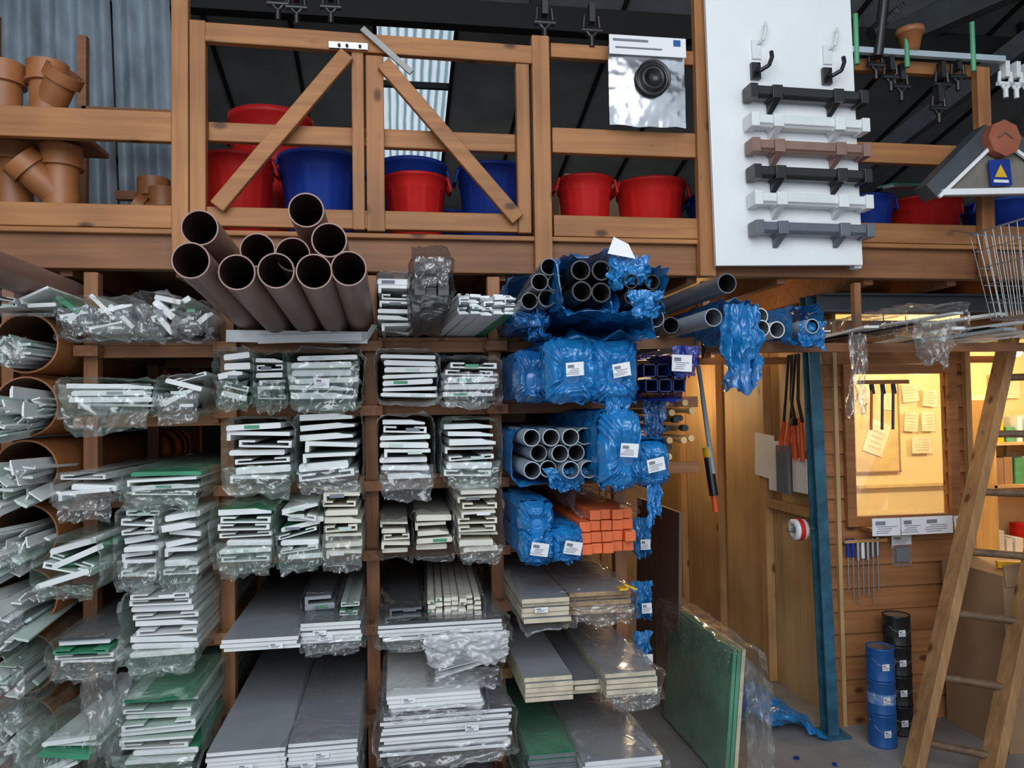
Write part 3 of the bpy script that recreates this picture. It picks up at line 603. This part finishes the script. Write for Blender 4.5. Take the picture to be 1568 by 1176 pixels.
for (xa, xb, za, zb) in ((dx0 - .03, dx0, 0, 1.95), (dx1, dx1 + .03, 0, 1.95), (dx0, dx1, 1.92, 1.95)): b.b2(xa, xb, FY - .03, FY - .002, za, zb, STUD)
b.build('door_1')
b = MB(); b.b2(2.19, 5.5, 5.0, 5.05, 0, 2.1, yellowp); b.build('wall_office_back')
b = MB(); b.b2(2.192, 2.21, 3.52, 5.0, 0, 2.1, yellowp); b.build('wall_office_left')
b = MB(); b.b2(5.48, 5.5, 3.52, 5.0, 0, 2.1, yellowp); b.build('wall_office_right')
b = MB(); b.b2(2.17, 5.5, 3.52, 5.05, 2.10, 2.115, yellowp); b.build('ceiling_office')
noteb = pbr('notice_board', (.74, .55, .23), .7); notep = pbr('notice_paper', (.87, .78, .52), .6)
b = MB(); b.b2(3.28, 3.62, 4.975, 4.985, 1.10, 1.75, noteb); b.b2(3.27, 3.63, 4.97, 4.99, 1.09, 1.10, card); b.b2(3.62, 3.63, 4.97, 4.99, 1.09, 1.75, card); b.build('notice_board')
b = MB()
for (x, z, w, h, a) in ((3.44, 1.34, .16, .24, .35), (3.72, 1.66, .13, .13, -.1), (3.72, 1.45, .11, .14, .1), (3.86, 1.45, .11, .14, 0), (3.88, 1.62, .12, .12, .1), (3.80, 1.28, .16, .12, 0), (3.35, 1.66, .10, .14, -.2), (3.54, 1.60, .07, .12, .1), (4.3, 1.5, .2, .28, 0), (4.6, 1.3, .2, .28, .1), (4.5, 1.7, .25, .18, 0), (4.12, 1.3, .14, .2, 0)):
    Rm = Matrix.Rotation(a, 3, 'Y'); b.box((x, 4.968, z), (w, .003, h), notep, Rm)
    for k in range(5): b.box(V((x, 4.965, z)) + Rm @ V((0, 0, h * (.34 - .16 * k))), (w * rr(.4, .8), .001, h * .03), noteb, Rm)
b.b2(3.28, 4.05, 4.96, 4.99, .98, 1.0, noteb)
b.build('pinned_notices')
b = MB(); b.b2(4.15, 5.3, 4.7, 4.98, .98, 1.0, PLY); b.b2(4.15, 5.3, 4.7, 4.98, .5, .52, PLY); b.b2(4.15, 5.3, 4.7, 4.98, 1.28, 1.30, PLY)
for x in (4.15, 4.7, 5.28): b.b2(x, x + .02, 4.7, 4.98, 0, 1.6, PLY)
for zs in (.52, 1.0, 1.30):
    x = 4.2
    while x < 5.2:
        w = rr(.02, .09); b.b2(x, x + w, 4.75, 4.9, zs, zs + rr(.08, .22), R.choice([redp, white, bluep, card, yel, green, white, paper])); x += w + rr(.005, .03)
b.build('office_shelving')
for (x, y, z) in ((2.66, 3.75, 1.84), (2.98, 4.0, 1.84), (3.20, 4.2, 1.83), (3.9, 4.2, 1.9)):
    b = MB(); b.lathe([(.0, .035), (.02, .03), (.03, .01), (.028, -.01), (.015, -.025), (0, -.03)], (x, y, z), lampm, 20); b.rod((x, y, z + .03), (x, y, z + .07), .018, white); b.rod((x, y, z + .07), (x, y, 2.1), .003, black); b.build('pendant_bulb')
b = MB()
for k in range(3):
    x = 2.38 + k * .06; b.rod((x, FY - .015, 1.68), (x - .02, FY - .03, 1.46), .007, black if k else orange); b.rod((x, FY - .015, 1.69), (x + .005, FY - .015, 1.64), .012, black)
b.b2(2.30, 2.58, FY - .03, FY - .015, 1.69, 1.71, CLAD); b.build('hanging_hand_tools')
b = MB()
for x, w, m_ in ((2.36, .15, 1), (2.50, .12, 0), (2.64, .16, 1), (2.78, .10, 0)):
    b.label((x, FY - .125, wz0 - .04), w, .085, Matrix.Rotation(rr(-.1, .1), 3, 'Y'), .003)
b.build('notices_on_sill')
b = MB()
for k in range(7):
    x = 2.22 + k * .027; zt = .93 - rr(0, .03); b.rod((x, FY - .02, zt), (x, FY - .02, zt - rr(.18, .32)), .003, steel, seg=8); b.rod((x, FY - .02, zt), (x, FY - .02, zt - .09), .009, R.choice([steel, white, bluep, steel]), seg=10)
b.b2(2.20, 2.43, FY - .03, FY - .008, .90, .915, STUD); b.build('hanging_screwdrivers')
b = MB(); b.box((2.52, FY - .010, .85), (.11, .004, .16), film2); b.label((2.52, FY - .014, .90), .11, .045); b.box((2.52, FY - .016, .83), (.07, .012, .07), greyd); b.build('packaged_tool')
def tin(x, y, z, r, h, body, lid, name='paint_tin'):
    b = MB(); b.lathe([(0, 0), (r, 0), (r * 1.03, .004), (r, .008), (r, h - .01), (r * 1.04, h - .006), (r * 1.03, h), (r * .9, h), (r * .88, h - .006), (0, h - .006)], (x, y, z), body, 36)
    b.lathe([(r * 1.003, h * .3), (r * 1.003, h * .62)], (x, y, z), lid, 36)
    b.rod((x, y, z + h - .008), (x, y, z + h - .003), r * .86, steel, seg=28)
    b.label((x - .015, y - r * 1.01, z + h * .46), .035, .03)
    b.path([(x - r, y, z + h * .8), (x - r * .8, y - r * .75, z + h * .55), (x, y - r * 1.08, z + h * .42), (x + r * .8, y - r * .75, z + h * .55), (x + r, y, z + h * .8)], .0015, steel, 6)
    b.build(name)
tinw = pbr('tin_label', (.30, .42, .6), .4, col2=(.03, .14, .4), scale=25)
for k in range(3): tin(2.24, 3.26, .001 + k * .152, .062, .15, tinblue, tinw if k == 1 else tinblue)
for k in range(4): tin(2.40, 3.36, .001 + k * .142, .062, .14, black, black if k < 3 else blackm)
b = MB()
for dy in (0, .07):
    y = 3.66 + dy; b.path([(2.10, y, 1.86), (2.10, y + .02, 1.62), (2.10, y - .02, 1.50)], .009, black); b.path([(2.10, y + .0, 1.52), (2.09, y - .03, 1.30)], .014, redo); b.path([(2.10, y + .1, 1.50), (2.09, y + .13, 1.34)], .013, redo); b.path([(2.10, y + .03, 1.86), (2.10, y + .1, 1.5)], .008, black)
b.rod((2.08, 3.72, 1.5), (2.12, 3.72, 1.5), .02, black); b.build('hanging_loppers')
b = MB(); b.box((2.11, 4.08, 1.30), (.004, .22, .25), paper, Matrix.Rotation(.06, 3, 'X')); b.box((2.105, 3.92, 1.25), (.004, .20, .28), paper); b.box((2.09, 3.83, 1.24), (.02, .12, .26), greyd); b.box((2.10, 3.68, 1.22), (.004, .14, .18), paper); b.build('wall_documents')
b = MB(); Mx = Matrix.Rotation(math.pi / 2, 3, 'Y')
b.lathe([(.03, -.03), (.05, -.03), (.052, 0), (.05, .03), (.03, .03), (.03, -.03)], (1.935, 3.42, .985), white, 30, Mx); b.lathe([(.053, -.012), (.0535, .012)], (1.935, 3.42, .985), redp, 30, Mx); b.rod((1.88, 3.42, .985), (2.02, 3.42, .985), .008, steel); b.build('tape_roll')
b = MB(); b.rod((1.56, 3.7, 1.80), (1.585, 3.6, 1.25), .012, lgrey); b.rod((1.573, 3.64, 1.36), (1.585, 3.6, 1.14), .022, black, seg=16); b.rod((1.573, 3.64, 1.38), (1.576, 3.63, 1.33), .026, yel); b.rod((1.56, 3.7, 1.78), (1.56, 3.7, 2.13), .004, black); b.rod((1.585, 3.6, 1.14), (1.588, 3.59, 1.06), .014, redo); b.build('hanging_garden_sprayer_lance')
b = MB()
def fb(u, v):
    x = 1.56 + u * .46 + .03 * nz(u * 3, v * 3, 0, 2, 3); y = 3.55 + v * .6 - .24 * u
    return (x, y, .012 + .14 * abs(rg(u * 3, v * 3, 0, 4)) * math.sin(math.pi * u) ** .5 + .05 * (1 - u))
b.grid(fb, 50, 46, bluefilm); b.build('blue_polythene_on_floor')
b = MB()
for k in range(6): b.box((1.5 + rr(0, .6), 2.9 + rr(0, .3), .006), (rr(.01, .03), .02, .008), bluep, Matrix.Rotation(rr(0, 3), 3, 'Z'))
b.build('litter_scraps')
b = MB(); b.b2(2.72, 3.12, 3.05, 3.44, 0, .80, card); b.beam((2.72, 3.045, .80), (3.10, 3.02, .84), .01, .1, card); b.box((2.93, 3.04, .55), (.12, .004, .05), black); b.b2(2.71, 3.13, 3.04, 3.05, .38, .385, mdf); b.build('cardboard_carton', .003)
b = MB(); b.beam((2.82, 3.2, .82), (3.0, 3.12, .82), .03, .03, yel); b.beam((2.95, 3.15, .82), (2.97, 3.06, .82), .02, .035, black); b.build('tape_dispenser')

# ------------------------------------------------------------------ ladder
b = MB(); A0 = V((2.20, 3.0, 0)); A1 = V((2.985, 3.22, 2.02)); off = V((.20, -.185, 0))
for s_ in (0, 1):
    b.beam(A0 + off * s_, A1 + off * s_, .045, .085, LADW, up=(0, -1, 0))
for k in range(7):
    f = (.12 + k * .27) / 2.06; p = A0.lerp(A1, f); b.rod(p - off * .08, p + off * 1.08, .017, RUNGW, seg=14)
b.build('wooden_ladder', .003)

# ------------------------------------------------------------------ white display board with gutter samples
b = MB(); b.b2(0, .665, -.011, .011, 0, 1.5, whiteB); b.b2(.64, .675, .012, .05, -.01, 1.3, whiteB)
MBD = Matrix.Translation((1.325, 2.94, 2.175)) @ Matrix.Rotation(-.018, 4, 'Y')
b.build('white_display_board', .003, MBD)
for k, (z, m) in enumerate(((.71, black), (.59, white), (.485, brownp), (.375, black), (.265, white), (.145, greypipe))):
    b = MB(); x0, x1 = .15, .665; dz = -.014
    P = [(.0, .024), (.008, .024), (.008, .016), (.004, .016), (.006, -.010), (.020, -.022), (.055, -.022), (.062, .024), (.058, .024), (.052, -.018), (.021, -.018), (.002, -.010), (-.002, .02)]
    b.prism([(.085 - a_, c_) for a_, c_ in P], (x0, 0, z), (x1, 0, z + dz), m)
    def clip(xx, w, hh):
        zc_ = z + dz * (xx - x0) / (x1 - x0); b.b2(xx, xx + w, -.094, -.02, zc_ - hh, zc_ + hh, m)
    clip(x0 - .008, .035, .029); clip(x1 - .028, .035, .029)
    for xx in (x0 + .09, x1 - .15):
        clip(xx, .045, .027); zz0 = z + dz * .5
        b.add([(xx + .008, -.012, zz0 + .02), (xx + .04, -.012, zz0 + .02), (xx + .034, -.012, zz0 - .066), (xx + .012, -.012, zz0 - .066), (xx + .008, -.088, zz0 - .024), (xx + .04, -.088, zz0 - .024)], [(0, 1, 2, 3), (0, 4, 5, 1), (3, 2, 5, 4), (0, 3, 4), (1, 5, 2)], m)
    b.build('gutter_sample', .002, MBD)
for k, (x, z) in enumerate(((.215, .815), (.54, .805))):
    b = MB(); b.path([(x, -.012, z + .12), (x + .02, -.04, z + .13), (x + .03, -.05, z + .18), (x + .04, -.03, z + .21)], .006, white); b.b2(x - .02, x + .02, -.02, -.011, z + .06, z + .14, white)
    b.path([(x, -.012, z + .02), (x - .01, -.06, z - .01), (x + .02, -.08, z + .005), (x + .035, -.08, z + .04), (x + .035, -.075, z + .065)], .009, black); b.b2(x - .03, x + .01, -.03, -.011, z - .03, z + .04, black); b.build('wall_hook', 0, MBD)

b = MB()
def ff(u, v): return (.885 + u * .33 , 2.955 - .02 * math.sin(math.pi * u) * math.sin(math.pi * v) - .012 * rg(u * 2, v * 2, 0, 3), 2.755 + v * .335 + .008 * nz(u * 4, 0, 0) * (1 - v))
b.grid(ff, 40, 40, foil); b.b2(.885, 1.215, 2.932, 2.937, 3.045, 3.125, paper); b.b2(.90, 1.05, 2.928, 2.931, 3.10, 3.108, ink); b.b2(1.16, 1.19, 2.928, 2.931, 3.09, 3.115, tinblue); b.b2(.91, 1.11, 2.928, 2.931, 3.07, 3.075, ink)
Mr = Matrix.Rotation(math.pi / 2, 3, 'X'); b.lathe([(.0, .0), (.03, .0), (.035, .02), (.05, .02), (.055, .0), (.068, .0), (.073, .02), (.073, -.012)], (1.06, 2.915, 2.94), black, 36, Mr); b.build('foil_bag_with_pipe_collar')

def clamp(x, y, z, m=black, s=1.):
    b = MB(); b.path([(x - .03 * s, y, z), (x - .035 * s, y, z - .05 * s), (x, y, z - .09 * s), (x + .035 * s, y, z - .05 * s), (x + .03 * s, y, z)], .009 * s, m); b.b2(x - .012 * s, x + .012 * s, y - .02 * s, y + .02 * s, z - .03 * s, z + .05 * s, m); b.rod((x - .045 * s, y, z - .06 * s), (x + .045 * s, y, z - .06 * s), .012 * s, m); b.rod((x, y, z - .13 * s), (x, y, z - .085 * s), .012 * s, m); b.build('pipe_clamp')
clamp(.63, 3.0, 3.25); clamp(.83, 3.0, 3.23)
for x, z in ((-.43, 3.23), (-.36, 3.22), (-.23, 3.23), (2.10, 3.13), (2.17, 3.08), (2.22, 3.04), (2.42, 3.06), (2.50, 3.1), (2.40, 2.95)): clamp(x, 2.96, z, s=.9)
for k in range(4): clamp(2.74 + k * .055, 2.96, 3.08, white, .9)
b = MB(); b.b2(1.96, 2.72, 2.93, 2.955, 3.115, 3.14, lgrey)
for x, z in ((1.99, 3.28), (2.23, 3.2), (2.555, 3.28)): b.rod((x, 2.93, 3.06), (x, 2.93, z), .011, green)
b.rod((2.09, 2.93, 3.1), (2.12, 2.9, 3.42), .022, black); b.build('tool_rail_with_green_rods')
b = MB(); b.lathe([(0, 0), (.035, 0), (.05, .07), (.058, .07), (.058, .095), (.048, .095), (.03, .01), (0, .01)], (2.26, 2.945, 3.141), terra, 28); b.build('terracotta_pot')
b = MB()
for k in range(12): b.rod((2.06 + k * .012, 2.93, 3.20 + k * .012), (2.075 + k * .012, 2.93, 3.205 + k * .01), .028 - .001 * (k % 3), black, seg=12)
b.build('flexible_black_hose')

b = MB(); y0, y1 = 2.80, 2.88
bl, br, ap = V((2.25, 0, 2.45)), V((2.93, 0, 2.48)), V((2.54, 0, 2.72))
for p, q in ((bl, ap), (ap, br)):
    d = (q - p).normalized(); n_ = V((-d.z, 0, d.x))
    b.add([(p.x, y0, p.z), (q.x, y0, q.z), (q.x, y1, q.z), (p.x, y1, p.z)] + [(p.x + n_.x * .07, y0, p.z + n_.z * .07), (q.x + n_.x * .07, y0, q.z + n_.z * .07), (q.x + n_.x * .07, y1, q.z + n_.z * .07), (p.x + n_.x * .07, y1, p.z + n_.z * .07)], [(0, 3, 2, 1), (4, 5, 6, 7), (0, 1, 5, 4), (2, 3, 7, 6), (1, 2, 6, 5), (0, 4, 7, 3)], steelb)
b.add([(2.26, y0 + .01, 2.455), (2.90, y0 + .01, 2.48), (2.54, y0 + .01, 2.71)], [(0, 1, 2)], pbr('gable_panel', (.22, .19, .16), .6))
b.beam((2.27, y0 - .005, 2.47), (2.92, y0 - .005, 2.50), .02, .025, whiteB); b.beam((2.25, y0 - .01, 2.45), (2.49, y0 - .01, 2.66), .012, .014, whiteB); b.beam((2.62, y0 - .01, 2.66), (2.90, y0 - .01, 2.48), .012, .014, whiteB)
b.rod((2.545, y0 - .04, 2.70), (2.545, y0, 2.70), .078, pbr('terracotta_disc', (.36, .10, .05), .6), seg=8)
b.path([(2.51, y0 - .043, 2.70), (2.545, y0 - .043, 2.725), (2.58, y0 - .043, 2.70)], .005, mdf, 6)
b.box((2.54, y0 - .012, 2.56), (.10, .006, .11), bluep, Matrix.Rotation(-.08, 3, 'Y')); b.add([(2.51, y0 - .017, 2.54), (2.57, y0 - .017, 2.54), (2.54, y0 - .017, 2.595)], [(0, 1, 2)], yel)
b.box((2.54, y0 - .0165, 2.523), (.07, .002, .012), paper); b.build('gable_roof_display')

b = MB(); bx0, bx1, by0, by1, z0, z1 = 2.38, 2.75, 2.5, 2.78, 1.93, 2.29
for k in range(12):
    u = k / 11
    for (ya, yb) in ((by0, by0 + .04), (by1, by1 - .04)): b.path([(bx0 + u * (bx1 - bx0), ya, z1), (bx0 + .05 + u * (bx1 - bx0 - .1), yb, z0)], .002, steel, 6)
    b.path([(bx0 + .05 + u * (bx1 - bx0 - .1), by0 + .04, z0), (bx0 + .05 + u * (bx1 - bx0 - .1), by1 - .04, z0)], .002, steel, 6)
for k in range(8):
    u = k / 7
    for xa, xb in ((bx0, bx0 + .05), (bx1, bx1 - .05)): b.path([(xa, by0 + u * (by1 - by0), z1), (xb, by0 + .04 + u * (by1 - by0 - .08), z0)], .002, steel, 6)
for k in range(6):
    v = k / 5; xa, xb, ya, yb, zz_ = bx0 + .05 * v, bx1 - .05 * v, by0 + .04 * v, by1 - .04 * v, z1 + (z0 - z1) * v
    b.path([(xa, ya, zz_), (xb, ya, zz_), (xb, yb, zz_), (xa, yb, zz_), (xa, ya, zz_)], .004 if k in (0, 5) else .002, steel, 6)
b.path([(2.45, 2.78, 2.29), (2.47, 2.99, 2.36)], .003, steel); b.build('wire_basket')

# ------------------------------------------------------------------ lights
def area(name, loc, rot, sx, sy, e, col):
    l = bpy.data.lights.new(name, 'AREA'); l.shape = 'RECTANGLE'; l.size = sx; l.size_y = sy; l.energy = e; l.color = col
    o = bpy.data.objects.new(name, l); o.location = loc; o.rotation_euler = rot; bpy.context.scene.collection.objects.link(o); return o
area('daylight_doorway', (-.4, -1.3, 3.7), (math.radians(66), 0, math.radians(-4)), 4.2, 2.8, 170, (.90, .95, 1.))
def pt(name, loc, e, col, r=.06):
    l = bpy.data.lights.new(name, 'POINT'); l.energy = e; l.color = col; l.shadow_soft_size = r
    o = bpy.data.objects.new(name, l); o.location = loc; bpy.context.scene.collection.objects.link(o)
pt('office_lamp', (3.2, 4.2, 1.75), 32, (1, .82, .54)); pt('office_lamp_far', (4.3, 4.2, 1.8), 26, (1, .84, .58)); pt('corridor_lamp', (1.7, 5.0, 1.7), 15, (1, .74, .42)); pt('corridor_lamp_far', (1.7, 3.9, 1.95), 3.5, (1, .74, .42))
w = bpy.data.worlds.new('World'); bpy.context.scene.world = w; w.use_nodes = True
bg = w.node_tree.nodes['Background']; bg.inputs[0].default_value = (.78, .88, 1, 1); bg.inputs[1].default_value = .95
vs = bpy.context.scene.view_settings
vs.view_transform = 'Standard'; vs.exposure = -.15

# ------------------------------------------------------------------ camera
cam = bpy.data.cameras.new('camera'); cam.sensor_width = 36; cam.lens = 26.4; cam.clip_start = .05
co = bpy.data.objects.new('camera', cam); bpy.context.scene.collection.objects.link(co)
co.matrix_world = Matrix.Translation((0, 0, 1.6)) @ Matrix.Rotation(math.radians(-8.9), 4, 'Z') @ Matrix.Rotation(math.radians(90 + 1.8), 4, 'X') @ Matrix.Rotation(math.radians(-.9), 4, 'Z')
bpy.context.scene.camera = co
